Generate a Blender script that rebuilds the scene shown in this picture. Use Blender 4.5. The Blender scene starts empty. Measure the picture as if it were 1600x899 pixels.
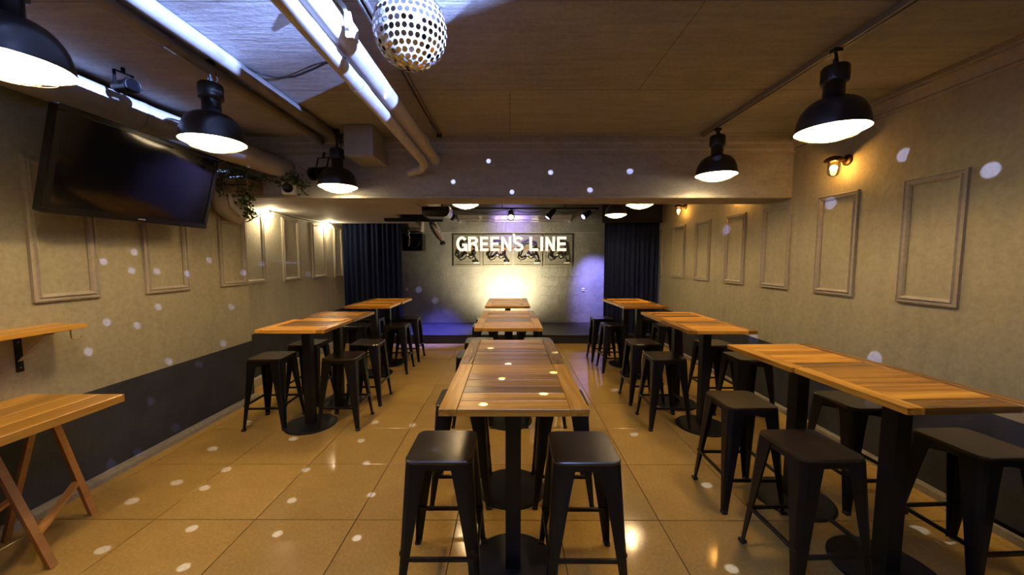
import bpy, math, random
from mathutils import Vector, Matrix, Euler
random.seed(7)
PI = math.pi
sc = bpy.context.scene
C = bpy.context.collection

# ------------------------------------------------------------------ camera
cd = bpy.data.cameras.new('camera')
cam = bpy.data.objects.new('camera', cd)
C.objects.link(cam)
cam.location = (0, 0, 1.545)
cam.rotation_euler = (PI/2 - 0.0755, 0, 0.003)
cd.sensor_fit = 'HORIZONTAL'
cd.sensor_width = 36.0
cd.lens = 580.0 / 1600.0 * 36.0
cd.shift_x = 5.0 / 1600.0
cd.clip_start = 0.02
sc.camera = cam

# ------------------------------------------------------------------ world, exposure
w = bpy.data.worlds.new('world')
sc.world = w
w.use_nodes = True
w.node_tree.nodes['Background'].inputs[0].default_value = (0.0, 0.0, 0.0, 1)
w.node_tree.nodes['Background'].inputs[1].default_value = 0.0
sc.view_settings.view_transform = 'Standard'
sc.view_settings.look = 'None'
sc.view_settings.gamma = 1.0
sc.view_settings.use_curve_mapping = False
sc.view_settings.exposure = 0.0
try:
    sc.cycles.use_denoising = True
    sc.cycles.caustics_reflective = False
    sc.cycles.caustics_refractive = False
    sc.cycles.sample_clamp_indirect = 4.0
    sc.cycles.max_bounces = 10
    sc.cycles.diffuse_bounces = 3
    sc.cycles.use_light_tree = True
except Exception:
    pass

LAMP_COL = (1.0, 0.66, 0.30)
LAMP_STRENGTH = 510.0
SCONCE_STRENGTH = 210.0

def lamp_light(name, kind, loc, target, color, power, size=None, angle=None, blend=0.3):
    l = bpy.data.lights.new(name, kind)
    l.color = color
    l.energy = power
    if size is not None:
        l.shadow_soft_size = size
    if kind == 'SPOT':
        l.spot_size = angle
        l.spot_blend = blend
    o = bpy.data.objects.new(name, l)
    C.objects.link(o)
    o.location = loc
    if target is not None:
        o.rotation_euler = (Vector(target) - Vector(loc)).to_track_quat('-Z', 'Y').to_euler()
    return o

BALL = Vector((-0.383, 1.5, 2.422))
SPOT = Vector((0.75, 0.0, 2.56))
# unseen blue-white lamps: a flood beside the camera, plus an added ball pin and pipe spot
BLUE = (0.30, 0.43, 1.0)
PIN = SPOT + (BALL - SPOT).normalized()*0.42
lamp_light('added_ball_pin_light', 'SPOT', PIN, BALL + Vector((0, 0, -0.012)), BLUE, 1700, 0.004, math.radians(2*5.2), 0.10)  # added lamp: the masked flood misses the lower part of the ball
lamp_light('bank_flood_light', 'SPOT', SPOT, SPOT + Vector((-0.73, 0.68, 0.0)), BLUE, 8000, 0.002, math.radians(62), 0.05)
lamp_light('added_pipe_spot_light', 'SPOT', (1.60, 0.90, 2.30), (-0.77, 1.98, 2.51), BLUE, 1800, 0.003, math.radians(16), 0.08)  # added lamp, placed so the ball's shadow stays off the pipes

# stage lamps at the lighting rail; the warm one is unseen, low on the stage, without a fixture
lamp_light('stage_warm_lamp', 'SPOT', (-0.05, 7.20, 0.68), (-0.06, 8.05, 1.22), (1.0, 0.83, 0.52), 335, 0.05, math.radians(146), 1.0)
lamp_light('stage_blue_lamp_right', 'SPOT', (1.40, 7.12, 2.28), (2.0, 8.05, 0.75), (0.30, 0.26, 1.0), 700, 0.06, math.radians(50), 0.9)
lamp_light('stage_blue_lamp_left', 'SPOT', (-1.16, 7.12, 2.28), (-1.45, 7.25, 0.16), (0.13, 0.12, 1.0), 1500, 0.03, math.radians(50), 0.8)
lamp_light('stage_violet_lamp', 'SPOT', (0.02, 7.30, 2.33), (0.05, 8.0, 2.25), (0.42, 0.30, 1.0), 60, 0.03, math.radians(100), 1.0)

# narrow spot lamps added at the mirror ball, standing in for its reflected dots
DOTS = [
  (-0.21,3.73,2.51), (-0.56,3.73,2.31), (0.02,3.73,2.21), (0.40,3.73,2.40), (0.79,3.73,2.23), (1.18,3.73,2.41), (2.36,3.73,2.41),
  (-1.26,3.35,2.58),
  (-1.51,3.04,2.73),
  (2.78,2.69,2.28), (2.78,2.20,2.06), (2.78,3.27,2.03), (2.78,4.82,1.92), (2.78,2.79,0.79), (2.78,4.19,0.63),
  (-1.98,8.05,0.89), (-1.63,8.05,0.65),
  (-2.86,3.53,1.54), (-2.86,3.28,1.41), (-2.86,3.00,1.45), (-2.86,2.83,1.60), (-2.86,2.61,1.53), (-2.86,2.80,1.46), (-2.86,3.97,1.40), (-2.86,2.99,1.16), (-2.86,2.60,1.10), (-2.86,2.81,1.04), (-2.86,3.78,1.06), (-2.86,3.64,0.71), (-2.86,3.05,0.69), (-2.86,3.35,0.58), (-2.86,2.47,0.92), (-2.86,2.87,0.42), (-2.86,3.07,0.11), (-2.86,2.74,0.07), (-2.86,2.55,0.08),
  (-3.10,4.63,1.49), (-3.10,5.70,1.32), (-3.10,6.53,1.54),
  (-2.43,2.92,0.00), (-1.87,3.09,0.00), (-1.27,3.06,0.00), (-1.28,3.42,0.00), (-2.49,3.40,0.00), (-2.09,2.62,0.00), (-1.50,2.62,0.00), (-1.09,2.71,0.00), (-2.31,2.46,0.00), (-2.42,2.26,0.00), (-2.07,2.40,0.00), (-1.40,2.27,0.00), (-0.91,2.33,0.00), (-1.83,2.02,0.00), (-1.31,1.98,0.00), (-0.85,1.95,0.00), (-2.17,1.86,0.00), (-1.64,1.75,0.00), (-0.91,3.36,0.00), (1.10,3.18,0.00), (1.35,2.44,0.00), (2.34,2.02,0.00), (2.33,1.95,0.00), (2.40,1.95,0.00), (1.24,4.30,0.00), (-0.34,1.76,0.00), (1.11,1.75,0.00),
  (-0.13,2.46,0.95), (0.29,2.34,0.95), (-0.01,2.09,0.95), (0.23,1.92,0.95), (-0.04,1.82,0.95), (0.15,1.61,0.95), (-0.11,1.49,0.95),
  (-0.44,2.52,0.65),
]
for d in DOTS:
    v = Vector(d)
    u = (v - BALL).normalized()
    dist = (v - BALL).length
    # colour, strength and width of the added lamp, tuned per surface the dot lands on
    strength, col, ang = 800.0, (0.26, 0.36, 1.0), 1.35
    if d[0] < -2.8:
        strength, col, ang = 330.0, (0.42, 0.46, 1.0), 1.15
    elif d[0] > 2.7:
        strength, col, ang = 650.0, (0.40, 0.44, 1.0), 1.9
    elif d[1] > 3.3 and d[2] > 0.1:
        strength, col, ang = 700.0, (0.46, 0.50, 1.0), 1.35
    elif 0.6 < d[2] < 0.96:
        strength, col, ang = 1900.0, (0.26, 0.42, 1.0), 1.6
    lamp_light('added_dot_spot', 'SPOT', BALL + u*0.165, v, col, strength, 0.004, math.radians(ang), 0.5)

# ------------------------------------------------------------------ materials
class NT:
    def __init__(s, name):
        s.m = bpy.data.materials.new(name)
        s.m.use_nodes = True
        s.t = s.m.node_tree
        s.n = s.t.nodes
        s.b = s.n['Principled BSDF']
        s.out = s.n['Material Output']
    def node(s, typ, **kw):
        o = s.n.new(typ)
        for k, v in kw.items():
            setattr(o, k, v)
        return o
    def link(s, a, b):
        s.t.links.new(a, b)
    def val(s, node, key, v):
        node.inputs[key].default_value = v
    def coords(s, kind='Object', scale=(1, 1, 1)):
        tc = s.node('ShaderNodeTexCoord')
        mp = s.node('ShaderNodeMapping')
        mp.inputs['Scale'].default_value = scale
        s.link(tc.outputs[kind], mp.inputs['Vector'])
        return mp.outputs['Vector']
    def noise(s, vec, scale, detail=4, rough=0.6):
        n = s.node('ShaderNodeTexNoise')
        n.inputs['Scale'].default_value = scale
        n.inputs['Detail'].default_value = detail
        n.inputs['Roughness'].default_value = rough
        s.link(vec, n.inputs['Vector'])
        return n.outputs['Fac']
    def ramp(s, fac, stops):
        r = s.node('ShaderNodeValToRGB')
        e = r.color_ramp.elements
        while len(e) < len(stops):
            e.new(0.5)
        for k, (p, c) in enumerate(stops):
            e[k].position = p
            e[k].color = (c[0], c[1], c[2], 1)
        s.link(fac, r.inputs['Fac'])
        return r.outputs['Color']
    def mix(s, fac, a, b, mode='MIX'):
        m = s.node('ShaderNodeMix', data_type='RGBA', blend_type=mode)
        for key, v in ((0, fac), (6, a), (7, b)):
            if isinstance(v, (int, float)):
                m.inputs[key].default_value = v
            elif isinstance(v, tuple):
                m.inputs[key].default_value = (v[0], v[1], v[2], 1)
            else:
                s.link(v, m.inputs[key])
        return m.outputs[2]
    def bump(s, h, strength, dist=0.01, prev=None):
        b = s.node('ShaderNodeBump')
        b.inputs['Strength'].default_value = strength
        b.inputs['Distance'].default_value = dist
        s.link(h, b.inputs['Height'])
        if prev is not None:
            s.link(prev, b.inputs['Normal'])
        s.link(b.outputs['Normal'], s.b.inputs['Normal'])
        return b.outputs['Normal']

def simple(name, col, rough=0.5, metal=0.0, spec=0.5, var=0.12, nscale=18, bump=0.05):
    t = NT(name)
    v = t.coords()
    f = t.noise(v, nscale)
    lo = tuple(c*(1-var) for c in col)
    hi = tuple(min(1, c*(1+var)) for c in col)
    t.link(t.ramp(f, [(0.3, lo), (0.7, hi)]), t.b.inputs['Base Color'])
    t.b.inputs['Roughness'].default_value = rough
    t.b.inputs['Metallic'].default_value = metal
    t.b.inputs['Specular IOR Level'].default_value = spec
    if bump:
        t.bump(t.noise(v, nscale*4), bump, 0.004)
    return t.m

def plaster(name, a, b, dado=None, rough=0.75, streak=True, bumps=0.35, big=1.3):
    t = NT(name)
    v = t.coords()
    f1 = t.noise(v, big, 6, 0.65)
    col = t.ramp(f1, [(0.3, a), (0.7, b)])
    vs = t.coords(scale=(1, 6, 0.6)) if streak else v
    f2 = t.noise(vs, 2.2, 5, 0.6)
    col = t.mix(0.22, col, t.ramp(f2, [(0.3, tuple(x*0.78 for x in a)), (0.7, tuple(min(1, x*1.10) for x in b))]), 'MIX')
    f3 = t.noise(v, 30, 5, 0.7)
    col = t.mix(0.18, col, t.ramp(f3, [(0.35, (0.10, 0.09, 0.08)), (0.6, b)]))
    if dado is not None:
        sep = t.node('ShaderNodeSeparateXYZ')
        t.link(t.coords(), sep.inputs[0])
        th = t.node('ShaderNodeMath', operation='LESS_THAN')
        t.link(sep.outputs['Z'], th.inputs[0])
        th.inputs[1].default_value = dado
        dcol = t.ramp(t.noise(v, 5, 5), [(0.3, (0.022, 0.024, 0.028)), (0.7, (0.036, 0.039, 0.044))])
        col = t.mix(th.outputs[0], col, dcol)
    t.link(col, t.b.inputs['Base Color'])
    t.b.inputs['Roughness'].default_value = rough
    t.b.inputs['Specular IOR Level'].default_value = 0.3
    n1 = t.bump(t.noise(v, 26, 6, 0.7), bumps, 0.012)
    t.bump(t.noise(v, 3.0, 4), bumps, 0.03, n1)
    return t.m

M = {}
M['wall_left'] = plaster('plaster_left', (0.335, 0.315, 0.215), (0.435, 0.41, 0.285), 0.648)
M['wall_left_far'] = plaster('plaster_left_far', (0.37, 0.35, 0.26), (0.47, 0.45, 0.345), 0.645)
M['wall_right'] = plaster('plaster_right', (0.335, 0.315, 0.215), (0.435, 0.41, 0.285), 0.658)
M['moulding'] = plaster('moulding_paint', (0.36, 0.33, 0.27), (0.44, 0.41, 0.34), None, 0.6, False, 0.12)
M['wall_plain'] = plaster('plaster_plain', (0.32, 0.30, 0.26), (0.40, 0.37, 0.32))

def concrete(name, a, b, grain=(1, 1, 1), bumps=0.4, seams=False):
    t = NT(name)
    v = t.coords()
    vg = t.coords(scale=grain)
    f1 = t.noise(v, 1.1, 7, 0.68)
    f2 = t.noise(vg, 5.0, 6, 0.65)
    c1 = t.ramp(f1, [(0.28, a), (0.72, b)])
    c2 = t.ramp(f2, [(0.3, tuple(x*0.6 for x in a)), (0.7, tuple(min(1, x*1.15) for x in b))])
    col = t.mix(0.32, c1, c2)
    f3 = t.noise(v, 40, 4, 0.7)
    col = t.mix(0.12, col, t.ramp(f3, [(0.38, (0.06, 0.055, 0.05)), (0.58, b)]))
    if seams:   # faint prints of the plywood formwork
        br = t.node('ShaderNodeTexBrick')
        t.link(v, br.inputs['Vector'])
        for key, x in (('Scale', 1.0), ('Mortar Size', 0.006), ('Mortar Smooth', 0.6), ('Brick Width', 1.8), ('Row Height', 0.9)):
            br.inputs[key].default_value = x
        br.inputs['Color1'].default_value = (1, 1, 1, 1)
        br.inputs['Color2'].default_value = (0.86, 0.84, 0.82, 1)
        br.inputs['Mortar'].default_value = (0.45, 0.42, 0.40, 1)
        col = t.mix(0.8, col, br.outputs['Color'], 'MULTIPLY')
    t.link(col, t.b.inputs['Base Color'])
    t.b.inputs['Roughness'].default_value = 0.8
    t.b.inputs['Specular IOR Level'].default_value = 0.25
    n1 = t.bump(t.noise(v, 34, 6, 0.72), bumps, 0.012)
    t.bump(t.noise(vg, 4, 4), bumps, 0.02, n1)
    return t.m

M['ceiling'] = concrete('raw_concrete_ceiling', (0.30, 0.30, 0.30), (0.47, 0.47, 0.465), (0.6, 5, 1), 0.4, True)
M['beam'] = concrete('raw_concrete_beam', (0.31, 0.305, 0.295), (0.47, 0.46, 0.44), (1, 1, 3))
M['stage_wall'] = concrete('painted_block_wall', (0.22, 0.22, 0.20), (0.30, 0.30, 0.275), (1, 1, 1), 1.0)
M['kerb'] = concrete('rough_kerb', (0.20, 0.18, 0.15), (0.33, 0.30, 0.25))

def tile_mat():
    t = NT('polished_stone_tile')
    v = t.coords('Generated')
    vo = t.coords('Object')
    oi = t.node('ShaderNodeObjectInfo')
    f1 = t.noise(vo, 55, 5, 0.75)
    f2 = t.noise(vo, 5, 4, 0.6)
    col = t.ramp(f1, [(0.30, (0.36, 0.228, 0.058)), (0.55, (0.53, 0.345, 0.095)), (0.75, (0.63, 0.43, 0.14))])
    col = t.mix(0.35, col, t.ramp(f2, [(0.3, (0.39, 0.25, 0.068)), (0.7, (0.57, 0.375, 0.11))]))
    tone = t.ramp(oi.outputs['Random'], [(0.0, (0.90, 0.89, 0.87)), (1.0, (1.06, 1.05, 1.04))])
    col = t.mix(1.0, col, tone, 'MULTIPLY')
    t.link(col, t.b.inputs['Base Color'])
    rr = t.node('ShaderNodeMapRange')
    t.link(f2, rr.inputs[0])
    rr.inputs[3].default_value = 0.06
    rr.inputs[4].default_value = 0.15
    t.link(rr.outputs[0], t.b.inputs['Roughness'])
    t.b.inputs['Specular IOR Level'].default_value = 0.55
    t.bump(t.noise(vo, 9, 3), 0.04, 0.004)
    return t.m
M['tile'] = tile_mat()
M['grout'] = simple('dark_grout', (0.05, 0.042, 0.03), 0.9)

def wood_mat(name, stops, axis='X', rough=0.26, seatlike=False):
    t = NT(name)
    sc3 = (1.2, 22, 22) if axis == 'X' else (22, 1.2, 22)
    oi = t.node('ShaderNodeObjectInfo')
    tc = t.node('ShaderNodeTexCoord')
    add = t.node('ShaderNodeVectorMath', operation='ADD')
    t.link(tc.outputs['Object'], add.inputs[0])
    sca = t.node('ShaderNodeVectorMath', operation='SCALE')
    cx = t.node('ShaderNodeCombineXYZ')
    for k in range(3):
        t.link(oi.outputs['Random'], cx.inputs[k])
    t.link(cx.outputs[0], sca.inputs[0])
    sca.inputs['Scale'].default_value = 37.0
    t.link(sca.outputs[0], add.inputs[1])
    mp = t.node('ShaderNodeMapping')
    mp.inputs['Scale'].default_value = sc3
    t.link(add.outputs[0], mp.inputs['Vector'])
    f1 = t.noise(mp.outputs[0], 2.0, 8, 0.7)
    f2 = t.noise(mp.outputs[0], 0.5, 4, 0.6)
    col = t.ramp(f1, stops)
    col = t.mix(0.55, col, t.ramp(f2, stops))
    tone = t.ramp(oi.outputs['Random'], [(0.0, (0.34, 0.29, 0.25)), (0.25, (0.55, 0.49, 0.43)), (0.6, (1.15, 1.10, 1.0)), (1.0, (1.65, 1.70, 1.6))])
    col = t.mix(0.9 if not seatlike else 0.5, col, t.mix(1.0, col, tone, 'MULTIPLY'))
    t.link(col, t.b.inputs['Base Color'])
    t.b.inputs['Roughness'].default_value = rough
    t.b.inputs['Specular IOR Level'].default_value = 0.6 if not seatlike else 0.9
    t.bump(f1, 0.12, 0.003)
    return t.m
HONEY = [(0.30, (0.20, 0.072, 0.008)), (0.5, (0.54, 0.255, 0.026)), (0.70, (0.78, 0.43, 0.055))]
M['plank'] = wood_mat('reclaimed_plank', HONEY, 'X')
M['border'] = wood_mat('reclaimed_border', HONEY, 'Y')
GOLD = [(0.28, (0.34, 0.145, 0.018)), (0.5, (0.62, 0.33, 0.045)), (0.72, (0.80, 0.50, 0.10))]
M['gold'] = wood_mat('golden_plank', GOLD, 'Y', 0.3, True)
M['pine'] = wood_mat('orange_pine', [(0.3, (0.30, 0.13, 0.03)), (0.6, (0.46, 0.23, 0.06)), (0.8, (0.55, 0.30, 0.10))], 'Y', 0.45, True)
M['seat'] = wood_mat('ebony_seat', [(0.3, (0.008, 0.005, 0.0035)), (0.6, (0.024, 0.014, 0.009)), (0.8, (0.045, 0.027, 0.017))], 'Y', 0.25, True)
M['steel'] = simple('black_powder_coat', (0.004, 0.004, 0.0042), 0.38, 0.0, 0.28, 0.25, 30, 0.03)
M['iron'] = simple('black_cast_iron', (0.005, 0.005, 0.0053), 0.42, 0.0, 0.3, 0.25, 60, 0.08)
M['shade'] = simple('satin_black_enamel', (0.011, 0.011, 0.012), 0.30, 0.0, 0.5, 0.15, 12, 0.02)
M['reflector'] = simple('white_enamel', (0.82, 0.80, 0.76), 0.5, 0.0, 0.4, 0.04, 12, 0.0)
M['wire'] = simple('plated_wire', (0.45, 0.40, 0.32), 0.35, 1.0, 0.5, 0.1, 30, 0.0)
M['pipe'] = simple('galvanised_pipe', (0.27, 0.26, 0.25), 0.42, 0.35, 0.5, 0.18, 8, 0.04)
M['pipe_white'] = simple('lagged_pipe', (0.55, 0.53, 0.50), 0.5, 0.0, 0.5, 0.10, 10, 0.06)
M['duct'] = simple('painted_duct', (0.40, 0.38, 0.35), 0.5, 0.1, 0.5, 0.12, 7, 0.05)
M['track'] = simple('grey_track', (0.30, 0.29, 0.27), 0.4, 0.5, 0.5, 0.1, 20, 0.0)
M['screen'] = simple('glossy_black_screen', (0.004, 0.004, 0.005), 0.08, 0.0, 0.5, 0.05, 10, 0.0)
M['bezel'] = simple('piano_black', (0.006, 0.006, 0.007), 0.18, 0.0, 0.5, 0.1, 20, 0.0)
M['cable'] = simple('black_rubber', (0.012, 0.012, 0.012), 0.6)
M['cable_pale'] = simple('pale_cable', (0.30, 0.28, 0.24), 0.6)
M['velvet'] = simple('navy_drape', (0.008, 0.013, 0.044), 0.9, 0.0, 0.15, 0.3, 9, 0.1)
M['black_cloth'] = simple('black_valance', (0.008, 0.008, 0.010), 0.9, 0.0, 0.2)
M['stage'] = simple('stage_boards', (0.030, 0.030, 0.034), 0.45, 0.0, 0.5, 0.2, 6)
M['stage_front'] = simple('stage_skirt', (0.012, 0.011, 0.010), 0.6)
M['beige'] = simple('beige_casing', (0.52, 0.47, 0.40), 0.5, 0.0, 0.5, 0.05)
M['grey_box'] = simple('grey_metal_casing', (0.34, 0.32, 0.29), 0.5, 0.1, 0.5, 0.08)
M['white'] = simple('white_casing', (0.70, 0.68, 0.64), 0.45, 0.0, 0.5, 0.04)
M['chrome'] = simple('crumpled_foil', (0.75, 0.74, 0.72), 0.18, 1.0, 0.5, 0.08, 20, 0.5)
M['brass'] = simple('brass', (0.62, 0.42, 0.14), 0.3, 1.0, 0.5, 0.08, 20, 0.0)
M['bronze'] = simple('aged_bronze', (0.10, 0.055, 0.025), 0.45, 0.8, 0.5, 0.2, 20, 0.02)
M['crate'] = wood_mat('planter_wood', [(0.3, (0.12, 0.065, 0.03)), (0.6, (0.22, 0.13, 0.06)), (0.8, (0.28, 0.17, 0.09))], 'X', 0.6, True)
M['leaf'] = simple('ivy_leaf', (0.045, 0.075, 0.018), 0.5, 0.0, 0.4, 0.5, 60, 0.0)
M['vine'] = simple('vine_stem', (0.08, 0.055, 0.03), 0.8)
M['ball'] = simple('silver_ball_body', (0.72, 0.72, 0.74), 0.55, 0.25, 0.5, 0.05, 12, 0.0)
M['mirror'] = simple('mirror_facet', (0.80, 0.82, 0.85), 0.04, 1.0, 0.5, 0.02, 5, 0.0)
M['panel'] = simple('olive_panel', (0.18, 0.176, 0.145), 0.55, 0.0, 0.5, 0.08)
M['ornament'] = simple('dark_wrought_iron', (0.03, 0.026, 0.022), 0.4, 0.7)
M['cream'] = simple('cream_enamel', (0.75, 0.70, 0.55), 0.4)
M['aluminium'] = simple('grey_bracket_paint', (0.42, 0.40, 0.36), 0.4, 0.2)
M['copper'] = simple('letter_return', (0.45, 0.20, 0.08), 0.5, 0.2)

def glow(name, col, strength):
    t = NT(name)
    e = t.node('ShaderNodeEmission')
    e.inputs[0].default_value = (*col, 1)
    e.inputs[1].default_value = strength
    t.link(e.outputs[0], t.out.inputs[0])
    return t.m
M['bulb'] = glow('lit_pendant_bulb', LAMP_COL, LAMP_STRENGTH)
M['filament'] = glow('lit_sconce_bulb', (1.0, 0.48, 0.10), SCONCE_STRENGTH)
M['festoon'] = glow('lit_festoon_bulb', (1.0, 0.78, 0.46), 380.0)
M['sign_face'] = glow('lit_sign_face', (1.0, 0.86, 0.64), 1.45)
M['spot_lens_blue'] = glow('lit_spot_lens_blue', (0.62, 0.55, 1.0), 3.0)
M['spot_lens_white'] = glow('lit_spot_lens_white', (1.0, 0.88, 0.80), 4.0)
M['led_blue'] = glow('blue_led', (0.12, 0.10, 1.0), 3.0)

def lens_mat():
    t = NT('lit_frosted_lens')
    tr = t.node('ShaderNodeBsdfTransparent')
    tr.inputs[0].default_value = (0.96, 0.95, 0.93, 1)
    em = t.node('ShaderNodeEmission')
    em.inputs[0].default_value = (1.0, 0.78, 0.46, 1)
    em.inputs[1].default_value = 9.0
    ad = t.node('ShaderNodeAddShader')
    t.link(tr.outputs[0], ad.inputs[0])
    t.link(em.outputs[0], ad.inputs[1])
    t.link(ad.outputs[0], t.out.inputs[0])
    return t.m
M['lens'] = lens_mat()

def thin_glass():
    t = NT('clear_jar_glass')
    tr = t.node('ShaderNodeBsdfTransparent')
    tr.inputs[0].default_value = (1.0, 0.95, 0.85, 1)
    gl = t.node('ShaderNodeBsdfGlossy')
    gl.inputs['Roughness'].default_value = 0.05
    fr = t.node('ShaderNodeFresnel')
    m1 = t.node('ShaderNodeMixShader')
    t.link(fr.outputs[0], m1.inputs[0])
    t.link(tr.outputs[0], m1.inputs[1])
    t.link(gl.outputs[0], m1.inputs[2])
    t.link(m1.outputs[0], t.out.inputs[0])
    return t.m
M['glass'] = thin_glass()

# ------------------------------------------------------------------ mesh helpers
class MB:
    def __init__(s):
        s.v, s.f, s.sm, s.mi = [], [], [], []
        s.cur = 0
    def add(s, verts, faces, smooth=False):
        o = len(s.v)
        s.v += [tuple(p) for p in verts]
        for f in faces:
            s.f.append(tuple(i+o for i in f))
            s.sm.append(smooth)
            s.mi.append(s.cur)
        return s
    def box(s, a, b, bev=0.0, mat=None):
        (x0, y0, z0), (x1, y1, z1) = a, b
        if bev <= 0:
            vs = [(x0,y0,z0),(x1,y0,z0),(x1,y1,z0),(x0,y1,z0),(x0,y0,z1),(x1,y0,z1),(x1,y1,z1),(x0,y1,z1)]
            fs = [(0,3,2,1),(4,5,6,7),(0,1,5,4),(1,2,6,5),(2,3,7,6),(3,0,4,7)]
        else:
            d = bev
            vs, fs = [], []
            def ring(z, k):
                return [(x0+k,y0+k,z),(x1-k,y0+k,z),(x1-k,y1-k,z),(x0+k,y1-k,z)]
            vs = ring(z0, d) + ring(z0+d, 0) + ring(z1-d, 0) + ring(z1, d)
            fs = [(3,2,1,0), (12,13,14,15)]
            for r in range(3):
                for k in range(4):
                    a_, b_ = r*4+k, r*4+(k+1) % 4
                    fs.append((a_, b_, b_+4, a_+4))
        if mat is not None:
            vs = [mat @ Vector(p) for p in vs]
        return s.add(vs, fs)
    def bar(s, p, q, wx, wy, up=(0, 0, 1)):
        p, q = Vector(p), Vector(q)
        d = (q-p)
        L = d.length
        z = d.normalized()
        x = Vector(up).cross(z)
        if x.length < 1e-4:
            x = Vector((1, 0, 0))
        x.normalize()
        y = z.cross(x)
        mt = Matrix((x, y, z)).transposed().to_4x4()
        mt.translation = p
        return s.box((-wx/2, -wy/2, 0), (wx/2, wy/2, L), 0, mt)
    def tube(s, pts, r, n=8, caps=True):
        pts = [Vector(p) for p in pts]
        rs = r if isinstance(r, (list, tuple)) else [r]*len(pts)
        vs, fs = [], []
        x = None
        for i, p in enumerate(pts):
            if i == 0: d = pts[1]-p
            elif i == len(pts)-1: d = p-pts[i-1]
            else: d = (pts[i+1]-p).normalized() + (p-pts[i-1]).normalized()
            d.normalize()
            if x is None:
                x = d.orthogonal().normalized()
            else:
                x = (x - d*x.dot(d))
                x = x.normalized() if x.length > 1e-5 else d.orthogonal().normalized()
            y = d.cross(x)
            for k in range(n):
                a = 2*PI*k/n
                vs.append(p + (x*math.cos(a) + y*math.sin(a))*rs[i])
        for i in range(len(pts)-1):
            for k in range(n):
                a, b = i*n+k, i*n+(k+1) % n
                fs.append((a, b, b+n, a+n))
        s.add(vs, fs, True)
        if caps:
            o = len(vs)
            s.add(vs[:n], [tuple(range(n))[::-1]])
            s.add(vs[-n:], [tuple(range(n))])
        return s
    def lathe(s, prof, n=24, mat=None, smooth=True, close=False):
        vs, fs = [], []
        for (r, z) in prof:
            for k in range(n):
                a = 2*PI*k/n
                p = Vector((r*math.cos(a), r*math.sin(a), z))
                vs.append(mat @ p if mat is not None else p)
        m = len(prof)
        for i in range(m-1 + (1 if close else 0)):
            j = (i+1) % m
            for k in range(n):
                fs.append((i*n+k, i*n+(k+1) % n, j*n+(k+1) % n, j*n+k))
        return s.add(vs, fs, smooth)
    def sphere(s, c, r, n=12, m=8):
        prof = [(max(1e-4, r*math.sin(PI*i/m)), -r*math.cos(PI*i/m)) for i in range(m+1)]
        return s.lathe(prof, n, Matrix.Translation(Vector(c)))
    def mesh(s, name, mats):
        me = bpy.data.meshes.new(name)
        me.from_pydata(s.v, [], s.f)
        for m in (mats if isinstance(mats, (list, tuple)) else [mats]):
            me.materials.append(m)
        me.polygons.foreach_set('use_smooth', s.sm)
        me.polygons.foreach_set('material_index', s.mi)
        me.update()
        return me
    def build(s, name, mats, parent=None, loc=(0, 0, 0), rot=(0, 0, 0)):
        return link(name, s.mesh(name, mats), parent, loc, rot)

def link(name, me, parent=None, loc=(0, 0, 0), rot=(0, 0, 0)):
    o = bpy.data.objects.new(name, me)
    C.objects.link(o)
    o.location = loc
    o.rotation_euler = rot
    if parent is not None:
        o.parent = parent
    return o

def tag(o, label, cat, group=None):
    o['label'] = label
    o['category'] = cat
    if group:
        o['group'] = group
    return o

def thing(name, label, cat, loc=(0, 0, 0), rotz=0.0, group=None):
    o = bpy.data.objects.new(name, None)
    C.objects.link(o)
    o.location = loc
    o.rotation_euler = (0, 0, rotz)
    o.empty_display_size = 0.1
    return tag(o, label, cat, group)

def struct(o):
    o['kind'] = 'structure'
    return o

def dup(root, loc, rotz, label):
    r = root.copy()
    C.objects.link(r)
    r.location = loc
    r.rotation_euler = (0, 0, rotz)
    r['label'] = label
    for ch in list(root.children):
        c = ch.copy()
        C.objects.link(c)
        c.parent = r
        for g in list(ch.children):
            d = g.copy()
            C.objects.link(d)
            d.parent = c
    return r

XL, XLF, XR = -2.86, -3.10, 2.78       # left wall, recessed far left wall, right wall
YJ, YB, YF = 4.05, 8.05, -1.30         # jog, stage back wall, wall behind the camera
ZC = 2.73

# ------------------------------------------------------------------ room shell
fl = struct(MB().box((XLF-0.2, YF-0.1, -0.12), (XR+0.2, YB+0.1, -0.006)).build('floor', M['grout']))
tile_me = {}
def tile(x0, x1, y0, y1):
    key = (round(x1-x0, 3), round(y1-y0, 3))
    if key not in tile_me:
        a, b = key[0]/2-0.0024, key[1]/2-0.0024
        tile_me[key] = MB().box((-a, -b, -0.012), (a, b, 0.0), 0.0012).mesh('floor_tile', M['tile'])
    link('floor_tile', tile_me[key], fl, ((x0+x1)/2, (y0+y1)/2, 0))
xs = [XL] + [-0.915+0.6*k for k in range(-3, 7) if XL+0.02 < -0.915+0.6*k < XR-0.02] + [XR]
ys = [YF] + [2.095+0.6*k for k in range(-5, 8)] + [6.74]
for i in range(len(xs)-1):
    for j in range(len(ys)-1):
        tile(xs[i], xs[i+1], ys[j], ys[j+1])
# strip of floor in the recess beyond the jog
for j in range(len(ys)-1):
    if ys[j+1] > YJ:
        tile(XLF, XL, max(ys[j], YJ), ys[j+1])

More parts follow.
